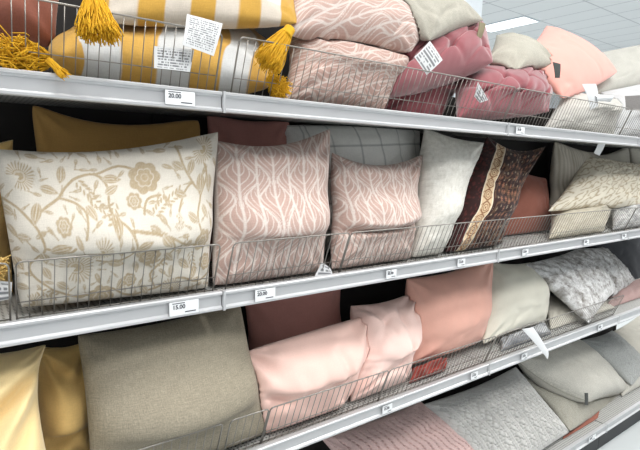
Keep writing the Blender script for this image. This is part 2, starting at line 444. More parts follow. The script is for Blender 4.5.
VINES = [[(0, 160), (40, 195), (75, 240), (95, 290), (70, 330), (45, 365), (60, 400), (100, 440)],
         [(95, 215), (150, 175), (200, 130), (260, 120), (290, 160), (285, 220), (330, 265), (345, 300), (330, 345), (280, 365), (230, 355)],
         [(330, 265), (400, 275), (450, 290), (500, 315), (560, 330), (620, 300)], [(150, 175), (190, 190), (215, 220), (200, 270)],
         [(500, 60), (515, 120), (545, 170), (575, 210), (555, 260), (565, 300)], [(545, 170), (520, 190), (490, 240)], [(575, 210), (600, 160), (590, 120)],
         [(450, 290), (470, 340), (440, 380), (400, 420), (420, 470)], [(100, 440), (180, 470), (260, 450), (330, 480), (420, 470), (500, 440), (580, 460), (640, 430)],
         [(95, 290), (150, 300), (170, 290)], [(380, 235), (400, 200), (440, 190)], [(260, 120), (330, 100), (400, 130)]]
FLOW = [(62, 115, 44, 2), (398, 140, 50, 0), (583, 85, 44, 1), (240, 310, 44, 1), (170, 375, 56, 2), (395, 355, 40, 0), (575, 325, 40, 0), (150, 245, 24, 0), (360, 200, 26, 0), (480, 262, 22, 1),
        (40, 480, 40, 1), (240, 480, 44, 0), (480, 480, 44, 2), (610, 400, 30, 0), (330, 430, 24, 0)]
LEAF = [(170, 115, 24, 1.9), (130, 155, 24, .4), (85, 215, 26, 1.9), (135, 292, 28, -.3), (230, 220, 22, 1.2), (292, 250, 28, 1.6), (305, 135, 26, .1), (300, 165, 22, -.5), (90, 330, 24, 1.4),
        (15, 200, 22, .8), (290, 370, 26, .2), (370, 300, 26, -.3), (360, 345, 20, 1.2), (440, 300, 24, .9), (540, 130, 24, 1.8), (500, 120, 22, .7), (575, 180, 28, 1.7), (505, 195, 22, .4), (610, 180, 24, 1.5),
        (518, 325, 22, 1.6), (540, 260, 22, .6), (90, 385, 22, 1.2), (45, 265, 18, .1), (200, 345, 18, .3), (460, 370, 24, .8), (350, 390, 20, 1.6), (20, 350, 24, 1.2), (520, 400, 26, .5), (590, 250, 20, 1.1),
        (130, 430, 22, .6), (300, 440, 22, 2.2), (380, 470, 22, .9), (560, 430, 24, 2.0), (20, 420, 20, .4), (470, 420, 20, 1.6)]
def floral(x, y, U, V, W, H):
    X = (U+1)/2*640+6; Y = 40+(1-V)/2*450
    X = X+5*fbm(X/50, Y/50, 3, 2); Y = Y+5*fbm(X/50, Y/50, 9, 2)
    m = np.zeros(len(X))
    def seg(ax, ay, bx, by):
        dx, dy = bx-ax, by-ay; t = np.clip(((X-ax)*dx+(Y-ay)*dy)/(dx*dx+dy*dy), 0, 1)
        return np.hypot(X-ax-t*dx, Y-ay-t*dy)
    for v in VINES:
        pts = []                                                # Catmull-Rom
        vv = [v[0]]+v+[v[-1]]
        for i in range(1, len(vv)-2):
            p0, p1, p2, p3 = [np.array(q_, float) for q_ in vv[i-1:i+3]]
            for t in (0, .25, .5, .75): pts.append(.5*((2*p1)+(-p0+p2)*t+(2*p0-5*p1+4*p2-p3)*t*t+(-p0+3*p1-3*p2+p3)*t**3))
        pts.append(np.array(v[-1], float))
        for a, b_ in zip(pts[:-1], pts[1:]): m = np.maximum(m, .9*(1-sstep(2.4, 4.6, seg(*a, *b_))))
    for (cx, cy, r, a) in LEAF:
        r = r*1.12
        dx, dy = X-cx, Y-cy; p = dx*math.cos(a)+dy*math.sin(a); q_ = -dx*math.sin(a)+dy*math.cos(a)
        w = r*.5*np.clip(1-(p/r)**2, 0, 1)**.8*(1-.25*p/r)
        ins = sstep(0, 3, w-np.abs(q_))*(np.abs(p) < r)
        m = np.maximum(m*(1-ins), ins*(.95-.7*(1-sstep(.5, 2.4, np.abs(q_)))*(p < r*.6)-.35*(1-sstep(1, 3, np.abs(np.abs(q_)-w*.55)))))
    for (cx, cy, r, k) in FLOW:
        r = r*.98
        dx, dy = X-cx, Y-cy; rr = np.hypot(dx, dy); th = np.arctan2(dy, dx)+k
        if k == 1 or k == 2:                                     # fan flower with striped petals
            edge = r*(.92+.08*np.cos(th*22)); ins = sstep(0, 3, edge-rr)*(np.sin(th) > -.85)
            st = .45+.5*np.cos(th*26); core = rr < r*.4
            val = np.where(core, .85-.5*(np.abs(rr-r*.3) < 2.5), st*.95)
        else:                                                    # open rose with round petals
            edge = r*(.82+.16*np.abs(np.cos(th*3.5))); ins = sstep(0, 3, edge-rr)
            val = .85-.6*(1-sstep(.5, 2.5, np.abs(rr-r*(.42+.12*np.abs(np.cos(th*3))))))-.4*(1-sstep(0, 2.5, np.abs(rr-r*.2)))
        m = np.maximum(m*(1-ins), ins*np.clip(val, 0, 1))
    rnd = random.Random(5); put = [(a_[0], a_[1], a_[2]*1.0) for a_ in FLOW]+[(a_[0], a_[1], a_[2]*.8) for a_ in LEAF]
    for i in range(900):                                         # leaves and buds between them
        cx, cy, r = rnd.uniform(0, 640), rnd.uniform(40, 490), rnd.uniform(9, 19)
        if any((cx-a_)**2+(cy-b2)**2 < (r*.8+c2)**2 for a_, b2, c2 in put): continue
        put.append((cx, cy, r)); a = rnd.uniform(0, 6.28)
        dx, dy = X-cx, Y-cy; p = dx*math.cos(a)+dy*math.sin(a); q_ = -dx*math.sin(a)+dy*math.cos(a)
        w = r*.46*np.sqrt(np.clip(1-(p/r)**2, 0, 1)); ins = sstep(0, 2, w-np.abs(q_))*(np.abs(p) < r)
        m = np.maximum(m, ins*(.8-.5*(1-sstep(.5, 2, np.abs(q_)))))
        m = np.maximum(m, .8*(1-sstep(1, 2.4, np.abs(q_)))*(p > -r*2)*(p < 0))
    for i in range(9):                                           # small sprays of paired leaflets
        sx, sy, sa = ((215, 140, 1.0), (240, 190, .7), (415, 235, -.7), (460, 210, -.5), (300, 205, 2), (480, 345, -.9), (60, 440, .4), (545, 370, 1.2), (400, 385, 0))[i]
        for k in range(5):
            for sd in (-1, 1):
                cx = sx+math.cos(sa)*k*13-math.sin(sa)*sd*8; cy = sy+math.sin(sa)*k*13+math.cos(sa)*sd*8; a = sa+sd*.7
                dx, dy = X-cx, Y-cy; p = dx*math.cos(a)+dy*math.sin(a); q_ = -dx*math.sin(a)+dy*math.cos(a)
                m = np.maximum(m, .85*sstep(0, 2, 4*np.sqrt(np.clip(1-(p/9)**2, 0, 1))-np.abs(q_))*(np.abs(p) < 9))
    m *= .85+.3*vnoise(x*420, y*420, 5)
    a, b_ = lin((214, 208, 197)), lin((172, 153, 122))
    return a+(b_-a)*np.clip(m, 0, 1)[:, None]
def stripes(offset, period, ang=0, check=False, seed=0):
    yl, wh, mid = lin((196, 154, 78)), lin((200, 201, 200)), lin((182, 142, 58))
    def f(x, y, U, V, W, H):
        X = x*math.cos(ang)+y*math.sin(ang)+.004*fbm(x*12, y*12, seed, 2)
        s = np.sin((X+offset)/period*2*math.pi); k = sstep(-.06, .06, s)[:, None]
        c = wh+(yl-wh)*k
        if check:
            Y = -x*math.sin(ang)+y*math.cos(ang)
            k2 = sstep(-.06, .06, np.sin((Y+offset*.7)/period*2*math.pi))[:, None]
            c = np.where(k2 > .5, c*(.25+.75*(1-k))+(mid)*k*.75, c); c = np.where(k2 > .5, c*.72+yl*.28, c)
        return c
    return f
def plaid(x, y, U, V, W, H):
    w = lin((236, 236, 232)); g = lin((130, 134, 134)); c = np.repeat(w[None], len(x), 0)
    for p, o, wd in ((.11, .02, .0035), (.11, .038, .0018)):
        for q_ in (x, y):
            d = np.abs((q_+o)/p-np.round((q_+o)/p))*p
            k = (1-sstep(wd*.5, wd, d))[:, None]*.6; c = c+(g-c)*k
    return c
def paisley(x, y, U, V, W, H):
    s = (U+1)/2*.50; t = (V+1)/2*.5
    dark, red, org, crm, tan = lin((50, 30, 29)), lin((84, 40, 38)), lin((158, 108, 84)), lin((196, 178, 152)), lin((122, 92, 68))
    n = len(x); c = np.repeat(dark[None], n, 0)
    def blend(c, col, k): return c+(col-c)*np.clip(k, 0, 1)[:, None]
    # left maroon band with flecks
    L1 = s < .075
    fl = vnoise(s*130, t*130, 2); c = np.where(L1[:, None], blend(c, red, sstep(.6, .75, fl)*.8), c)
    # field flowers: scattered rosettes
    R = s > .160
    gs = .034
    best = np.zeros(n); col2 = np.zeros(n)
    gx = np.floor(s/gs); gy = np.floor(t/gs)
    for ax in (-1, 0, 1):
        for ay in (-1, 0, 1):
            hx = hashn(gx+ax, gy+ay, 1.); hy = hashn(gx+ax, gy+ay, 2.); hr = hashn(gx+ax, gy+ay, 3.)
            cx = (gx+ax+.25+.5*hx)*gs; cy = (gy+ay+.25+.5*hy)*gs; r = np.hypot(s-cx, t-cy); th = np.arctan2(t-cy, s-cx)
            rad = .007+.0075*hr; e = rad*(.8+.2*np.cos(th*6))
            ins = sstep(0, .0016, e-r); ring = 1-sstep(.001, .0024, np.abs(r-rad*.5))
            best = np.maximum(best, ins*(1-.75*ring)); col2 = np.where(ins > .4, hr, col2)
    vine = 1-sstep(.06, .16, np.abs(fbm(s*26, t*26, 8, 2)))
    Rf = blend(blend(c, tan, vine*.45), org, best*(col2 > .35)); Rf = blend(Rf, crm, best*(col2 <= .35)*.85)
    c = np.where(R[:, None], Rf, c)
    # cream band with a chain of medallions
    B = (s > .082) & (s < .142)
    p = .052; tt = (t/p-np.floor(t/p)-.5)*p; r = np.hypot(s-.112, tt)
    md = (1-sstep(.0015, .003, np.abs(r-.021)))+(1-sstep(.0012, .0026, np.abs(r-.0125)))+sstep(0, .002, .0055-r)+(1-sstep(.0015, .0035, np.abs(np.abs(tt)-.026+np.abs(s-.112)*.6)))*.8
    bc = blend(np.repeat(lin((208, 184, 150))[None], n, 0), lin((128, 84, 56)), md*.95)
    c = np.where(B[:, None], bc, c)
    E = ((s > .075) & (s <= .082)) | ((s >= .142) & (s < .148))
    c = np.where(E[:, None], lin((224, 210, 188)), c); c = np.where(((s > .148) & (s < .160))[:, None], lin((66, 38, 34)), c)
    return c
def rosettes(x, y, U, V, W, H):
    base, tan = lin((222, 215, 198)), lin((172, 154, 124)); gs = .11; n = len(x); k = np.zeros(n)
    gx = np.floor(x/gs); gy = np.floor(y/gs)
    for ax in (-1, 0, 1):
        for ay in (-1, 0, 1):
            hx = hashn(gx+ax, gy+ay, 4.); hy = hashn(gx+ax, gy+ay, 5.)
            cx = (gx+ax+.2+.6*hx)*gs; cy = (gy+ay+.2+.6*hy)*gs; dx, dy = (x-cx), (y-cy)*.75; r = np.hypot(dx, dy); th = np.arctan2(dy, dx)
            rad = .038*(1+.25*np.sin(th*3+hx*6)); gap = sstep(-1, -.75, np.cos(th*2+hy*6))
            k = np.maximum(k, (1-sstep(.005, .009, np.abs(r-rad)))*gap)
    return base+(tan-base)*(k*.85)[:, None]
def furpat(x, y, U, V, W, H):
    n1 = fbm(x*45, y*38, 2, 4)*.9+.25*fbm(x*8, y*14, 8, 2); n2 = vnoise(x*200, y*150, 4)-.5; a, b_ = lin((132, 127, 122)), lin((222, 222, 222))
    k = np.clip(.62+1.1*n1+.35*n2, 0, 1); return a+(b_-a)*k[:, None]
def threadpat(c1, c2, sx, sy, seed=0, stripe=0):
    a, b_ = lin(c1), lin(c2)
    def f(x, y, U, V, W, H):
        k = .5+.9*fbm(x*sx, y*sy, seed, 3)
        if stripe: k = .5*k+.5*(.5+.5*np.sin(x/stripe*2*math.pi+2*fbm(x*6, y*6, seed, 2)))
        return a+(b_-a)*np.clip(k, 0, 1)[:, None]
    return f
# ---- knitted and quilted relief, in metres
def cable(x, y, U, V):
    r = np.zeros(len(x)); p = .095
    c = (np.mod(x+.01, p)-p/2)
    dash = .45+.55*(np.sin(2*math.pi*y/.018) > -.3)
    for ph in (0, math.pi):                                        # two strands that cross
        r -= .018*dash*np.exp(-((c-.019*np.sin(2*math.pi*y/.10+ph))/.0046)**2)
    for o in (-.030, .030, .046): r -= .017*dash*np.exp(-((c-o)/.0040)**2)
    r += .005*np.exp(-(c/.016)**2)
    return r+.0022*np.abs(np.sin(math.pi*y/.007))*np.abs(np.sin(math.pi*x/.008))
def smallknit(x, y, U, V):
    return -.018*(.3+.7*(np.sin(2*math.pi*y/.02) > -.2))*np.exp(-((np.mod(x+.005*np.sin(y*60), .042)-.021)/.0036)**2)+.002*np.abs(np.sin(math.pi*y/.009))*np.abs(np.sin(math.pi*x/.009))
def furrelief(x, y, U, V): return .010*fbm(x*45, y*38, 5, 3)+.008*(vnoise(x*170, y*140, 6)-.5)
def boucle(x, y, U, V): return .0035*(vnoise(x*130, y*130, 2)-.5)*2.2+.005*(vnoise(x*60, y*60, 3)-.5)
def tufts(p, depth):
    def f(x, y, U, V):
        a = (x+y)/p; b_ = (x-y)/p
        fa = np.abs(a-np.round(a)); fb = np.abs(b_-np.round(b_))
        d = -depth*.35*(np.exp(-(fa/.07)**2)+np.exp(-(fb/.07)**2))
        return d-depth*np.exp(-(fa**2+fb**2)/.02)+.4*depth
    return f

# ---- cloths
linen_taupe = fabric('taupe_linen', (152, 144, 127), .20, 300, .14, .1, mott=.03)
linen_grey = fabric('oatmeal_linen', (178, 174, 162), .14, 300, .10, .1)
leaf_m = fabric('blush_leaf_weave', None, .09, 320, .06)
floral_m = fabric('cream_floral_print', None, .06, 380, .05)
velvet_rose = fabric('rose_velvet', (150, 86, 92), .05, 200, .02, .8, .8, .15, mott=.10)
velvet_blush = fabric('blush_velvet', (238, 202, 191), .03, 300, .02, .25, .85, .12, mott=.03)
velvet_blush2 = fabric('blush_velvet_duller', (238, 207, 198), .03, 300, .02, .25, .85, .12, mott=.03)
velvet_coral = fabric('coral_velvet', (228, 176, 160), .03, 300, .02, .25, .85, .12, mott=.04)
pink_top = fabric('salmon_pink_velvet', (236, 170, 158), .03, 300, .02, .3, .85, .12, mott=.03)
velvet_cream = fabric('cream_velvet', (224, 221, 207), .03, 300, .02, .25, .85, .12)
terracotta = fabric('terracotta_cotton', (150, 96, 82), .06, 260, .05)
satin_coral = fabric('coral_satin', (150, 70, 62), .03, 260, .03, .1, .35, .1)
dusty = fabric('dusty_rose_cotton', (186, 134, 126), .05, 260, .04)
mustard = fabric('mustard_cotton', (188, 148, 88), .06, 260, .04)
gold = fabric('gold_velvet', (234, 198, 130), .04, 260, .03, .3)
butter = fabric('butter_yellow_velvet', (242, 216, 162), .03, 260, .03, .3)
textured_white = fabric('ivory_jacquard', None, .08, 200, .06)
pattern_m = fabric('patterned_cotton', None, .07, 300, .05)
fur_m = fabric('silver_faux_fur', None, .22, 170, .10, .5, .95, .8)
knit_grey = fabric('pale_grey_knit', (204, 203, 200), .10, 240, .05, .2, bump=.5)
knit_pink = fabric('pale_pink_knit', (216, 187, 183), .12, 200, .08, .2, bump=.5)
heather = fabric('heather_cotton', (196, 193, 184), .28, 240, .10, .15)
heather_d = fabric('heather_cotton_darker', (166, 163, 152), .28, 240, .10, .15)
fuzzy = fabric('grey_boucle', (166, 168, 166), .26, 150, .05, .4, bump=.9)
white_c = fabric('white_cotton', (232, 230, 227), .05, 260, .05)
beige_c = fabric('beige_cotton', (198, 194, 183), .08, 260, .06)
stone_c = fabric('stone_cotton', (182, 180, 172), .08, 260, .06)
offwhite_c = fabric('offwhite_cotton', (190, 188, 182), .08, 260, .06)
pale_c = fabric('pale_cotton', (190, 191, 192), .05, 260, .04)
charcoal = fabric('charcoal_cotton', (62, 64, 68), .1, 260, .05)
olive = plain('olive_braid', (142, 134, 108), .9)

# ---- top shelf
pillow('A1', 'throw_pillow', 'plain terracotta pillow behind the mustard tassels, left end of the top shelf', [(-70, -40, 1.48), (70, -45, 1.48), (56, 48, 1.42), (-50, 40, 1.42)], .18, terracotta, 'A', seed=1, wr=.6, floor=False)
pillow('A2', 'throw_pillow', 'mustard and white striped tasselled pillow lying under its twin on the top shelf', [(75, 30, 1.62), (258, 36, 1.62), (272, None, 1.25, .045), (56, None, 1.25, .05)], .15, pattern_m, 'A', n=(150, 70), pat=stripes(.030, .175, 0, False), seed=2, rc=.06, mids=dict(L=(50, 48, 1.44), R=(272, 62, 1.44)), power=3)
pillow('A3', 'throw_pillow', 'mustard and white checked tasselled pillow lying on top, big care tag hanging from it', [(96, -45, 1.6), (300, -35, 1.6), (298, 24, 1.25), (84, 18, 1.25)], .13, pattern_m, 'A', n=(150, 70), pat=stripes(.02, .15, 0, True), seed=3, inset=.02, floor=False)
pillow('A4', 'throw_pillow', 'blush leaf pattern pillow standing behind the top shelf fence beside the tassels', [(286, 34, 1.37), (412, 60, 1.38), (384, None, 1.25), (284, None, 1.25)], .15, leaf_m, 'A', n=(200, 130), pat=leafpat(.12, .15, rot=1.2, c1=(176, 146, 136), c2=(204, 190, 182)), seed=4)  # leaf colours darker than the other leaf pillows: shade put into the cloth
pillow('A5', 'throw_pillow', 'blush leaf pattern pillow sagging over the top shelf fence', [(286, -48, 1.46), (441, 27, 1.42), (412, 52, 1.27), (284, 34, 1.27)], .17, leaf_m, 'A', n=(220, 150), pat=leafpat(.14, .18, rot=1.1, c1=(190, 162, 152), c2=(214, 202, 195)), seed=5, floor=False, mids=dict(T=(366, -3)))
pillow('A6', 'tufted_pillow', 'large rose velvet tufted pillow with a white tag, under a linen pillow', [(402, 30, 1.60), (486, 30, 1.54), (494, 62, 1.29), (372, 98, 1.25)], .20, velvet_rose, 'A', n=110, relief=tufts(.22, .030), seed=6, floor=False)
pillow('A7', 'tufted_pillow', 'rose velvet tufted pillow pressed against the fence, under the smaller linen pillow', [(448, 70, 1.5), (546, 74, 1.45), (550, 112, 1.26), (456, None, 1.25)], .16, velvet_rose, 'A', n=100, relief=tufts(.22, .028), seed=7)
pillow('A6b', 'throw_pillow', 'deep rose pillow in the shade at the back, left of the tufted pillows', [(392, 66, 1.5), (462, 80, 1.5), (440, None, 1.42), (372, None, 1.42)], .1, velvet_rose, 'A', seed=17)
pillow('A8', 'throw_pillow', 'oatmeal linen pillow with an olive corner loop lying highest on the top shelf', [(380, -50, 1.62), (485, 21, 1.34), (430, 41, 1.25), (352, 0, 1.4)], .15, linen_grey, 'A', seed=8, floor=False, fenced=False)
pillow('A9', 'throw_pillow', 'small oatmeal linen pillow with dark corner tag between rose and salmon pillows', [(496, 35, 1.6), (557, 65, 1.42), (515, 72, 1.32), (486, 60, 1.42)], .10, linen_grey, 'A', seed=9, floor=False, fenced=False, mids=dict(T=(530, 42)))
pillow('A10', 'throw_pillow', 'plain salmon pink pillow standing up highest at the right of the top shelf', [(546, 25, 1.68), (618, 72, 1.5), (562, 99, 1.34), (518, 56, 1.46)], .13, pink_top, 'A', seed=10, floor=False, fenced=False, noise=.006, mids=dict(T=(588, 46), R=(592, 88)))
pillow('A11', 'throw_pillow', 'beige piped pillow at the right edge of the photo, behind the salmon pink one', [(584, 56, 1.8), (665, 40, 1.8), (668, 84, 1.52), (590, 98, 1.52)], .16, stone_c, 'A', seed=11, floor=False, piping=(.004, stone_c))
pillow('A12', 'throw_pillow', 'off-white pillow with a crumpled tag, pressed against the top fence', [(562, 92, 1.45), (617, 100, 1.45), (614, None, 1.3), (542, None, 1.3)], .14, offwhite_c, 'A', seed=12)
pillow('A13', 'throw_pillow', 'white pillow with a grey print at the far right of the top shelf', [(600, 92, 1.5), (668, 76, 1.5), (668, None, 1.3), (612, None, 1.3)], .16, pale_c, 'A', seed=13)

# ---- second shelf
pillow('B1', 'throw_pillow', 'dark gold pillow cut by the left edge of the photo, second shelf', [(-90, 150, 1.5), (14, 138, 1.5), (14, None, 1.44), (-90, None, 1.44)], .12, gold, 'B', seed=21)
pillow('B2', 'throw_pillow', 'plain mustard pillow standing at the back behind the cream floral one', [(28, 99, 1.56), (203, 116, 1.56), (205, None, 1.5), (35, None, 1.5)], .12, mustard, 'B', seed=22, rc=.05, mids=dict(T=(112, 124)))
pillow('B3', 'throw_pillow', 'cream oblong pillow printed with tan scrolling flowers', [(-8, 147, 1.36), (220, 130, 1.36), (209, None, 1.25, .004), (20, None, 1.25, .02)], .19, floral_m, 'B', n=(300, 210), pat=floral, seed=23, mids=dict(T=(110, 151), L=(8, 235), R=(210, 215)), inset=.03, creases=((-.2, .2, .35, -.05, .006, .02),))
pillow('B4', 'throw_pillow', 'dusky plum pillow in the shade behind the larger leaf pillow', [(206, 112, 1.6), (290, 118, 1.6), (290, None, 1.55), (206, None, 1.55)], .1, dusty, 'B', seed=24)
pillow('B5', 'throw_pillow', 'white pillow with thin grey checks behind the leaf pillows', [(280, 124, 1.6), (420, 122, 1.56), (416, None, 1.5), (282, None, 1.5)], .2, pattern_m, 'B', n=120, pat=plaid, seed=25, inset=.02)
pillow('B6', 'throw_pillow', 'upright square blush leaf pattern pillow beside the cream floral one', [(215, 139, 1.38), (331, 127, 1.38), (323, None, 1.25), (212, None, 1.25)], .17, leaf_m, 'B', n=(200, 210), pat=leafpat(.11, .14), seed=26, mids=dict(T=(275, 146), L=(214, 210), R=(324, 205)), inset=.03)
pillow('B7', 'throw_pillow', 'slouching blush leaf pattern pillow folded above the fence, beside the ivory one', [(331, 151, 1.4), (424, 153, 1.4), (411, None, 1.25), (331, None, 1.25)], .16, leaf_m, 'B', n=(190, 200), pat=leafpat(.105, .13, sh=.02), seed=27, mids=dict(T=(377, 166), L=(333, 212), R=(412, 208)), creases=((-.95, -.35, .95, -.25, .03, .018),), wr=1.4)
pillow('B8', 'throw_pillow', 'ivory textured square pillow between the leaf and the dark paisley pillows', [(424, 127, 1.42), (485, 142, 1.42), (442, None, 1.26), (411, None, 1.26)], .15, textured_white, 'B', n=90, pat=threadpat((206, 203, 194), (226, 224, 217), 90, 90, 3), relief=lambda x, y, U, V: .0022*fbm(x*55, y*55, 3, 2), seed=28, over=.022, mids=dict(R=(459, 195)))
pillow('B9', 'throw_pillow', 'dark brown paisley pillow with a cream medallion border', [(487, 135, 1.46), (547, 145, 1.46), (502, None, 1.27), (445, None, 1.26)], .14, floral_m, 'B', n=(240, 200), pat=paisley, seed=29, over=.022, mids=dict(T=(515, 151), R=(515, 195), L=(463, 190)))
pillow('B10', 'throw_pillow', 'plain terracotta pillow leaning behind the dark paisley one', [(512, 168, 1.56), (546, 178, 1.56), (552, None, 1.42), (498, None, 1.42)], .1, terracotta, 'B', seed=30, over=0)
pillow('B11', 'throw_pillow', 'grey and beige striped pillow standing behind the spotted cream one', [(554, 140, 1.56), (596, 152, 1.58), (598, None, 1.5), (545, None, 1.48)], .13, pattern_m, 'B', n=90, pat=threadpat((150, 142, 128), (206, 200, 188), 30, 8, 4, .03), seed=31)
pillow('B12', 'throw_pillow', 'plain cream pillow at the back, right of the hanging white ribbon tag', [(592, 156, 1.62), (628, 145, 1.62), (634, None, 1.56), (596, None, 1.56)], .12, beige_c, 'B', seed=32)
pillow('B13', 'throw_pillow', 'beige pillow at the back of the second shelf, right edge of the photo', [(628, 140, 1.62), (665, 138, 1.62), (665, None, 1.56), (636, None, 1.56)], .12, beige_c, 'B', seed=33)
pillow('B14', 'throw_pillow', 'greyish beige pillow pressed against the fence under the spotted cream one', [(550, 205, 1.45), (618, 200, 1.45), (604, None, 1.25), (548, None, 1.25)], .12, pattern_m, 'B', pat=threadpat((176, 168, 150), (200, 194, 178), 40, 40, 5), seed=34)
pillow('B15', 'throw_pillow', 'cream pillow with tan spotted rings lying on top of another', [(584, 156, 1.54), (664, 168, 1.54), (660, 208, 1.32), (546, 212, 1.32)], .15, pattern_m, 'B', n=140, pat=rosettes, seed=35, floor=False)
pillow('B16', 'throw_pillow', 'small grey marbled pillow behind the fence at the right edge, second shelf', [(610, 205, 1.4), (660, 198, 1.4), (655, None, 1.25), (612, None, 1.25)], .09, pattern_m, 'B', pat=threadpat((120, 120, 122), (214, 214, 212), 30, 30, 6), seed=36)

# ---- third shelf
pillow('C1', 'throw_pillow', 'pale butter yellow folded pillow in the lower left corner', [(-60, 352, 1.36), (50, 342, 1.36), (62, None, 1.25), (-50, None, 1.25)], .18, butter, 'C', seed=41, rc=.06, mids=dict(R=(38, 400)), creases=((-.9, -.1, .98, .5, .045, .022), (-.3, -.6, .98, .1, .03, .02)))
pillow('C2', 'throw_pillow', 'gold pillow squeezed between the butter yellow and the taupe ones', [(36, 345, 1.48), (88, 340, 1.48), (96, None, 1.42), (30, None, 1.42)], .14, gold, 'C', seed=42)
pillow('C3', 'throw_pillow', 'large taupe linen square pillow in front on the third shelf', [(76, 335, 1.37), (240, 300, 1.38), (268, None, 1.25), (92, None, 1.25)], .17, linen_taupe, 'C', n=90, seed=43, wr=.5, mids=dict(R=(250, 362), L=(86, 400)))
pillow('C4', 'throw_pillow', 'dusty rose pillow at the back behind the pale pink one', [(242, 288, 1.58), (342, 270, 1.58), (342, None, 1.53), (246, None, 1.53)], .1, dusty, 'C', seed=44)
pillow('C5', 'throw_pillow', 'pale pink oblong velvet pillow slumping over the fence beside the taupe one', [(243, 352, 1.36), (374, 313, 1.40), (342, None, 1.25), (266, None, 1.25)], .18, velvet_blush, 'C', n=90, seed=45, mids=dict(T=(308, 332), R=(358, 365), L=(246, 395)), wr=2.0, creases=((.25, .5, .45, -.1, .012, .012), (-.75, -.1, -.5, -.4, .012, .02), (-1, .8, -.3, .3, .010, .02)))
pillow('C6', 'throw_pillow', 'pale pink pillow with a crumpled top edge between oblong pink and coral pillows', [(350, 305, 1.44), (419, 289, 1.44), (406, None, 1.27), (350, None, 1.26)], .16, velvet_blush2, 'C', n=90, seed=46, mids=dict(T=(384, 302), R=(410, 345)), creases=((.15, 1, .3, .1, .014, .014), (-.6, .9, -.2, .4, .012, .014)), wr=2.0)
pillow('C7', 'throw_pillow', 'coral velvet pillow standing beside the cream velvet one', [(406, 278, 1.44), (494, 256, 1.44), (480, None, 1.34, .03), (409, None, 1.33, .03)], .17, velvet_coral, 'C', n=90, seed=47, over=.022, mids=dict(R=(486, 305), T=(450, 272), L=(408, 325)))
pillow('C8', 'folded_cushion', 'small shiny red-coral bundle lying on the shelf under the coral pillow', [(412, 368, 1.29), (448, 358, 1.29), (446, None, 1.25, .01), (408, None, 1.25, .01)], .05, satin_coral, 'C', n=40, seed=48, cat='cushion', wr=1.5)
pillow('C9', 'throw_pillow', 'cream velvet pillow between the coral pillow and the silver fur one', [(490, 262, 1.5), (530, 262, 1.52), (545, 323, 1.34), (483, 345, 1.31)], .15, velvet_cream, 'C', n=80, seed=49, over=.022, floor=True, mids=dict(L=(484, 305), R=(543, 288)))
pillow('C10', 'throw_pillow', 'plain beige pillow half hidden under the larger silver fur pillow', [(536, 286, 1.56), (600, 305, 1.54), (616, None, 1.28), (550, None, 1.28)], .10, beige_c, 'C', seed=50)
pillow('C11', 'folded_cushion', 'slate grey folded cushion behind the fence under the cream velvet pillow', [(498, 340, 1.33), (546, 324, 1.33), (552, None, 1.25), (500, None, 1.25)], .08, pattern_m, 'C', pat=threadpat((110, 114, 120), (196, 198, 200), 8, 60, 5), seed=51, cat='cushion')
pillow('C12', 'fur_pillow', 'larger silver grey fur pillow lying slanted on the third shelf', [(524, 264, 1.46), (578, 248, 1.6), (618, 290, 1.36), (589, 324, 1.20)], .15, fur_m, 'C', n=220, pat=furpat, relief=furrelief, seed=52, prio=1.25, floor=False, fenced=False, pucker=0)
pillow('C13', 'fur_pillow', 'smaller silver fur pillow behind the larger one, by the dark cushion', [(578, 248, 1.62), (604, 246, 1.66), (638, 290, 1.46), (616, 302, 1.36)], .13, fur_m, 'C', n=140, pat=furpat, relief=furrelief, seed=53, prio=1.26, floor=False, fenced=False, pucker=0)
pillow('C14', 'throw_pillow', 'dull pink pillow at the right edge under the silver fur pillows', [(606, 298, 1.5), (650, 276, 1.5), (650, None, 1.3), (606, None, 1.3)], .1, fabric('greyed_pink_cotton', (178, 150, 146)), 'C', seed=54)
pillow('C15', 'throw_pillow', 'charcoal pillow in the shade at the right edge, third shelf', [(588, 240, 1.66), (650, 222, 1.66), (660, 290, 1.6), (620, 300, 1.6)], .12, charcoal, 'C', seed=55, floor=False)

# ---- bottom shelf
pillow('D1', 'knitted_pillow', 'pale pink knitted pillow at the bottom edge of the photo', [(318, 436, 1.5), (420, 400, 1.52), (500, None, 1.3, .06), (380, None, 1.3, .06)], .15, knit_pink, 'D', n=(260, 220), relief=smallknit, seed=61, fenced=False, ymin=1.21)
pillow('D2', 'knitted_pillow', 'pale grey cable knit pillow on the bottom shelf', [(422, 404, 1.50), (516, 366, 1.52), (571, 432, 1.27), (492, 492, 1.23)], .17, knit_grey, 'D', n=(300, 260), relief=cable, seed=62, fenced=False, ymin=1.21, pucker=.001)
pillow('D3', 'throw_pillow', 'darker heather grey pillow lying beneath a paler one, beside the cable knit', [(516, 374, 1.56), (590, 366, 1.62), (622, 406, 1.34), (570, 432, 1.25)], .15, heather_d, 'D', n=80, seed=63, fenced=False, ymin=1.21)
pillow('D4', 'throw_pillow', 'pale heather grey pillow with piped seam and dark tab lying on top', [(516, 360, 1.52), (576, 340, 1.62), (628, 394, 1.34), (590, 402, 1.27)], .24, heather, 'D', n=80, seed=64, fenced=False, piping=(.003, heather_d), ymin=1.205, prio=1.3, mids=dict(T=(546, 343), L=(552, 386)), full=.42)
pillow('D5', 'boucle_pillow', 'fuzzy grey looped yarn pillow on the bottom shelf near the right edge', [(580, 340, 1.58), (612, 330, 1.66), (652, 374, 1.42), (632, 386, 1.3)], .16, fuzzy, 'D', n=170, relief=boucle, seed=65, fenced=False, ymin=1.21)
pillow('D6', 'throw_pillow', 'beige grey pillow at the right edge of the photo, bottom shelf', [(606, 334, 1.66), (640, 314, 1.68), (670, 352, 1.5), (650, 372, 1.4)], .12, beige_c, 'D', seed=66, fenced=False, floor=False)
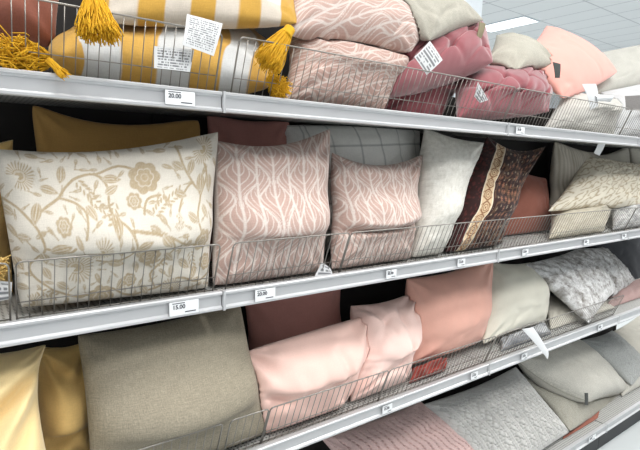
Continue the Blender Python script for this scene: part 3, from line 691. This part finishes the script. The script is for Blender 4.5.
pillow('D7', 'throw_pillow', 'white pillow peeping out from under the fuzzy grey one', [(606, 370, 1.5), (640, 366, 1.5), (646, None, 1.3), (622, None, 1.3)], .1, stone_c, 'D', seed=67, fenced=False)
pillow('D8', 'folded_cushion', 'thin coral cushion lying flat under the grey pillows on the bottom shelf', [(566, 412, 1.42), (606, 405, 1.42), (598, None, 1.26, .008), (562, None, 1.26, .008)], .02, terracotta, 'D', n=40, seed=68, fenced=False, cat='cushion')

build_pillows()
# ------------------------------------------------------------------ tags, tassels, price tags
def sheet(name, parent, cs, mat, curl=.01, n=(28, 36), printed=0, th=.0008, label=None):
    C = [at(*c) for c in cs]; TL, TR, BR, BL = C
    su = np.linspace(0, 1, n[0]+1); sv = np.linspace(0, 1, n[1]+1); U, V = np.meshgrid(su, sv); U = U.ravel(); V = V.ravel()
    P = ((1-U)*(1-V))[:, None]*TL+(U*(1-V))[:, None]*TR+(U*V)[:, None]*BR+((1-U)*V)[:, None]*BL
    nn = np.cross(TR-TL, TL-BL); nn /= np.linalg.norm(nn)
    if np.dot(nn, np.array([0, 0, CAMZ])-C[0]) < 0: nn = -nn
    P = P+(curl*(np.sin(V*2.6+U)+.4*np.sin(U*3)))[:, None]*nn
    g = np.arange(len(U)).reshape(n[1]+1, n[0]+1)
    f = np.stack([g[:-1, :-1].ravel(), g[:-1, 1:].ravel(), g[1:, 1:].ravel(), g[1:, :-1].ravel()], 1)
    k = len(P); P2 = np.vstack([P, P-nn*th]); ring = list(g[0, :])+list(g[1:, -1])+list(g[-1, -2::-1])+list(g[-2:0:-1, 0])
    side = [(a, b_, b_+k, a+k) for a, b_ in zip(ring, ring[1:]+ring[:1])]
    o = meshobj(name, P2, np.vstack([f, f[:, ::-1]+k, np.array(side)]), mat, parent, False)
    if printed:
        rows = printed; r = V*rows; ink = (np.abs(r-np.floor(r)-.5) < .26)*(hashn(np.floor(U*n[0]/1.5), np.floor(r), 3) > .35)*(U > .08)*(U < .92)*(V > .08)*(V < .94)*(hashn(np.floor(r), 1, 2)*.5+.5 > np.abs(U-.5)*1.2)
        c = lin((228, 229, 230))[None]+(lin((70, 72, 80))-lin((228, 229, 230)))[None]*(ink*.8)[:, None]
        c = np.vstack([c, c]); a = o.data.color_attributes.new('pattern', 'FLOAT_COLOR', 'POINT')
        a.data.foreach_set('color', np.hstack([c, np.ones((len(c), 1))]).ravel().astype(np.float32))
    if label: o['label'] = label
    return o
m, nt, b = newmat('printed_satin_tag'); a = nt.nodes.new('ShaderNodeAttribute'); a.attribute_name = 'pattern'; nt.links.new(a.outputs['Color'], b.inputs['Base Color']); b.inputs['Roughness'].default_value = .6
print_m = m
S = lambda k: SHAPES[k][0]
sheet('care_tag', S('A3'), [(187, 14, 1.17), (222, 24, 1.17), (214, 56, 1.165), (182, 45, 1.165)], print_m, .004, (90, 90), 15, label='white care tag with small print')
sheet('care_tag', S('A2'), [(154, 46, 1.196), (194, 50, 1.196), (190, 72, 1.196), (154, 68, 1.196)], print_m, .001, (90, 60), 8, label='white care label sewn on the stripe')
sheet('care_tag', S('A6'), [(430, 41, 1.17), (442, 60, 1.17), (427, 75, 1.17), (414, 57, 1.17)], print_m, .003, (24, 30), 7, label='white tag')
sheet('care_tag', S('A7'), [(478, 82, 1.19), (488, 100, 1.2), (480, 103, 1.2), (474, 96, 1.2)], print_m, .001, (12, 14), 4, label='small white tag')
sheet('corner_loop', S('A8'), [(480, 22, 1.3), (485, 24, 1.3), (482, 38, 1.3), (476, 38, 1.3)], olive, .004, (6, 10), 0, .004, label='olive loop')
sheet('corner_tag', S('A9'), [(553, 62, 1.3), (560, 64, 1.3), (560, 78, 1.3), (555, 78, 1.3)], tagdark_m, .003, (6, 10), 0, .002, label='dark woven tag')
sheet('ribbon_tag', S('A12'), [(582, 84, 1.2), (594, 84, 1.2), (599, 106, 1.2), (589, 110, 1.2)], ribbon_m, .01, label='crumpled white tag')
sheet('ribbon_tag', S('A12'), [(594, 94, 1.19), (612, 96, 1.19), (611, 102, 1.19), (596, 101, 1.19)], ribbon_m, .008, label='crumpled white tag')
sheet('print_label', S('A13'), [(625, 96, 1.19), (645, 95, 1.19), (645, 110, 1.19), (626, 110, 1.19)], plain('grey_print', (128, 124, 122), .8, 0, .3, 150), .001, label='grey printed label')
sheet('ribbon_tag', S('B15'), [(600, 135, 1.3), (606, 138, 1.3), (600, 156, 1.32), (593, 153, 1.32)], ribbon_m, .008, label='white ribbon tag')
sheet('ribbon_tag', S('C9'), [(522, 329, 1.16), (532, 327, 1.16), (549, 352, 1.13), (547, 359, 1.13)], ribbon_m, .006, label='long white paper strip')
sheet('zipper_pull', S('D4'), [(585, 393, 1.2), (588, 393, 1.2), (588, 405, 1.2), (585, 405, 1.2)], tagdark_m, .001, (4, 6), 0, .003, label='dark metal tab')
sheet('care_tag', S('B1'), [(-6, 280, 1.25), (12, 282, 1.25), (11, 299, 1.25), (-6, 302, 1.25)], print_m, .002, (14, 14), 4, label='white tag')
sheet('care_tag', S('B7'), [(322, 262, 1.215), (330, 268, 1.215), (334, 277, 1.212), (312, 281, 1.212)], print_m, .001, (14, 14), 4, label='white tag')

def tassel(parent, p0, p1, r0, r1, n, curl, seed, head=True, y0=1.2, y1=1.2, mat=yellow_m, rad=.0012, sag=0.):
    rnd = random.Random(seed); a = at(p0[0], p0[1], y0); b_ = at(p1[0], p1[1], y1)
    d = b_-a; L_ = np.linalg.norm(d); d = d/L_
    s = np.cross(d, [0, 1, 0]); s /= np.linalg.norm(s); t = np.cross(d, s)
    q = MB()
    for i in range(n):
        ang = rnd.uniform(0, 2*math.pi); rr = math.sqrt(rnd.random()); ln = L_*rnd.uniform(.82, 1.05)
        ph = rnd.uniform(0, 6.28); w1 = rnd.uniform(-1, 1); w2 = rnd.uniform(-1, 1); pts = []
        for k in range(9):
            u = k/8; R = r0+(r1-r0)*u**.7
            pos = a+d*ln*u+s*math.cos(ang)*rr*R+t*math.sin(ang)*rr*R*.6
            pos = pos+s*curl*w1*math.sin(u*5+ph)*u+t*curl*.5*w2*math.sin(u*6+ph*1.3)*u+d*curl*w2*math.cos(u*7+ph)*u
            pos[2] -= sag*u*u
            pts.append(pos)
        q.tube(pts, rad, 4)
    o = q.build('tassel', mat, parent, smooth=True); o['label'] = 'bushy mustard tassel'
    if head:
        h = MB(); prof = [a-d*.012+d*.028*k/5 for k in range(6)]
        h.tube(prof, r0*1.05, 10, r1=r0*1.15); h.build('tassel_head', mat, o, smooth=True)
    return o
tassel(S('A3'), (94, -4), (100, 38), .014, .044, 480, .008, 1, y0=1.18, y1=1.14)
tassel(S('A3'), (288, 32), (266, 66), .015, .040, 320, .010, 2, y0=1.19, y1=1.17)
tassel(S('A2'), (268, 76), (284, 92), .012, .032, 200, .020, 3, y0=1.225, y1=1.21, head=False)
tassel(S('A2'), (50, 60), (2, 54), .013, .038, 220, .035, 4, y0=1.225, y1=1.215, head=False)
tassel(S('A2'), (48, 60), (66, 77), .008, .008, 40, .006, 5, y0=1.21, y1=1.17, head=False)
tassel(S('B1'), (-12, 268), (4, 268), .012, .02, 90, .015, 6, y0=1.24, y1=1.23, head=False, mat=plain('pale_gold_fringe', (214, 180, 108), .9, 0, .2, 90))

def textmesh(body, size):
    cu = bpy.data.curves.new('print', 'FONT'); cu.body = body; cu.size = size; cu.align_x = 'LEFT'; cu.extrude = .0002; cu.offset = size*.02
    ob = bpy.data.objects.new('print', cu); COL.objects.link(ob)
    dg = bpy.context.evaluated_depsgraph_get(); dg.update()
    me = bpy.data.meshes.new_from_object(ob.evaluated_get(dg)); bpy.data.objects.remove(ob)
    return me
def price_tag(px, lv, w, h, body, lab, tilt=0):
    z = DECK[lv]-.021; c = on(px, YF-.006, z)
    o = MB(); o.box((c[0]-w/2, YF-.0085, z-h/2), (c[0]+w/2, YF-.0072, z+h/2))
    t = o.build('price_tag', paper_m, None, origin=(c[0], YF-.008, z)); tag(t, lab, 'price tag', 'price tags in the shelf rails')
    me = textmesh(body, h*.42); me.materials.clear(); me.materials.append(ink_m)
    x = bpy.data.objects.new('price', me); link(x, t); x.rotation_euler = (math.pi/2, 0, 0); x.location = (-w*.40, -.0011, 0-h*.02)
    yy = YF-.0090
    q = MB(); q.box((c[0]-w*.40, yy, z+h*.36), (c[0]+w*.02, yy+.0006, z+h*.41)); q.build('heading_line', ink_m, t)
    q = MB(); q.box((c[0]+w*.02, yy, z-h*.34), (c[0]+w*.40, yy+.0006, z-h*.27))
    q.build('fine_print', ink_m, t)
price_tag(180, 'A', .074, .034, '20.00', 'price tag under the yellow and white pillows')
price_tag(184, 'B', .078, .036, '15.00', 'price tag under the cream floral pillow')
price_tag(265, 'B', .066, .034, '20.00', 'price tag under the larger leaf pillow of the second shelf')
price_tag(391, 'B', .048, .030, '20.00', 'price tag under the slouching leaf pillow of the second shelf')
price_tag(461, 'B', .046, .030, '15.00', 'price tag under the dark paisley pillow')
price_tag(525, 'B', .046, .028, '20.00', 'price tag under the terracotta pillow')
price_tag(586, 'B', .05, .028, '20.00', 'price tag under the spotted cream pillow')
price_tag(624, 'B', .05, .028, '20.00', 'last price tag at the right edge, second shelf')
price_tag(387, 'C', .048, .030, '15.00', 'price tag below the pale pink pillow beside the coral one')
price_tag(474, 'C', .046, .030, '15.00', 'price tag below the coral velvet pillow')
price_tag(524, 'C', .046, .028, '15.00', 'price tag below the cream velvet pillow')
price_tag(600, 'C', .05, .028, '20.00', 'price tag below the silver fur pillow')
price_tag(520, 'A', .06, .030, '20.00', 'price tag under the rose tufted pillows of the top shelf')
price_tag(592, 'D', .08, .03, '20.00', 'price tag in the bottom rail below the grey pillows')
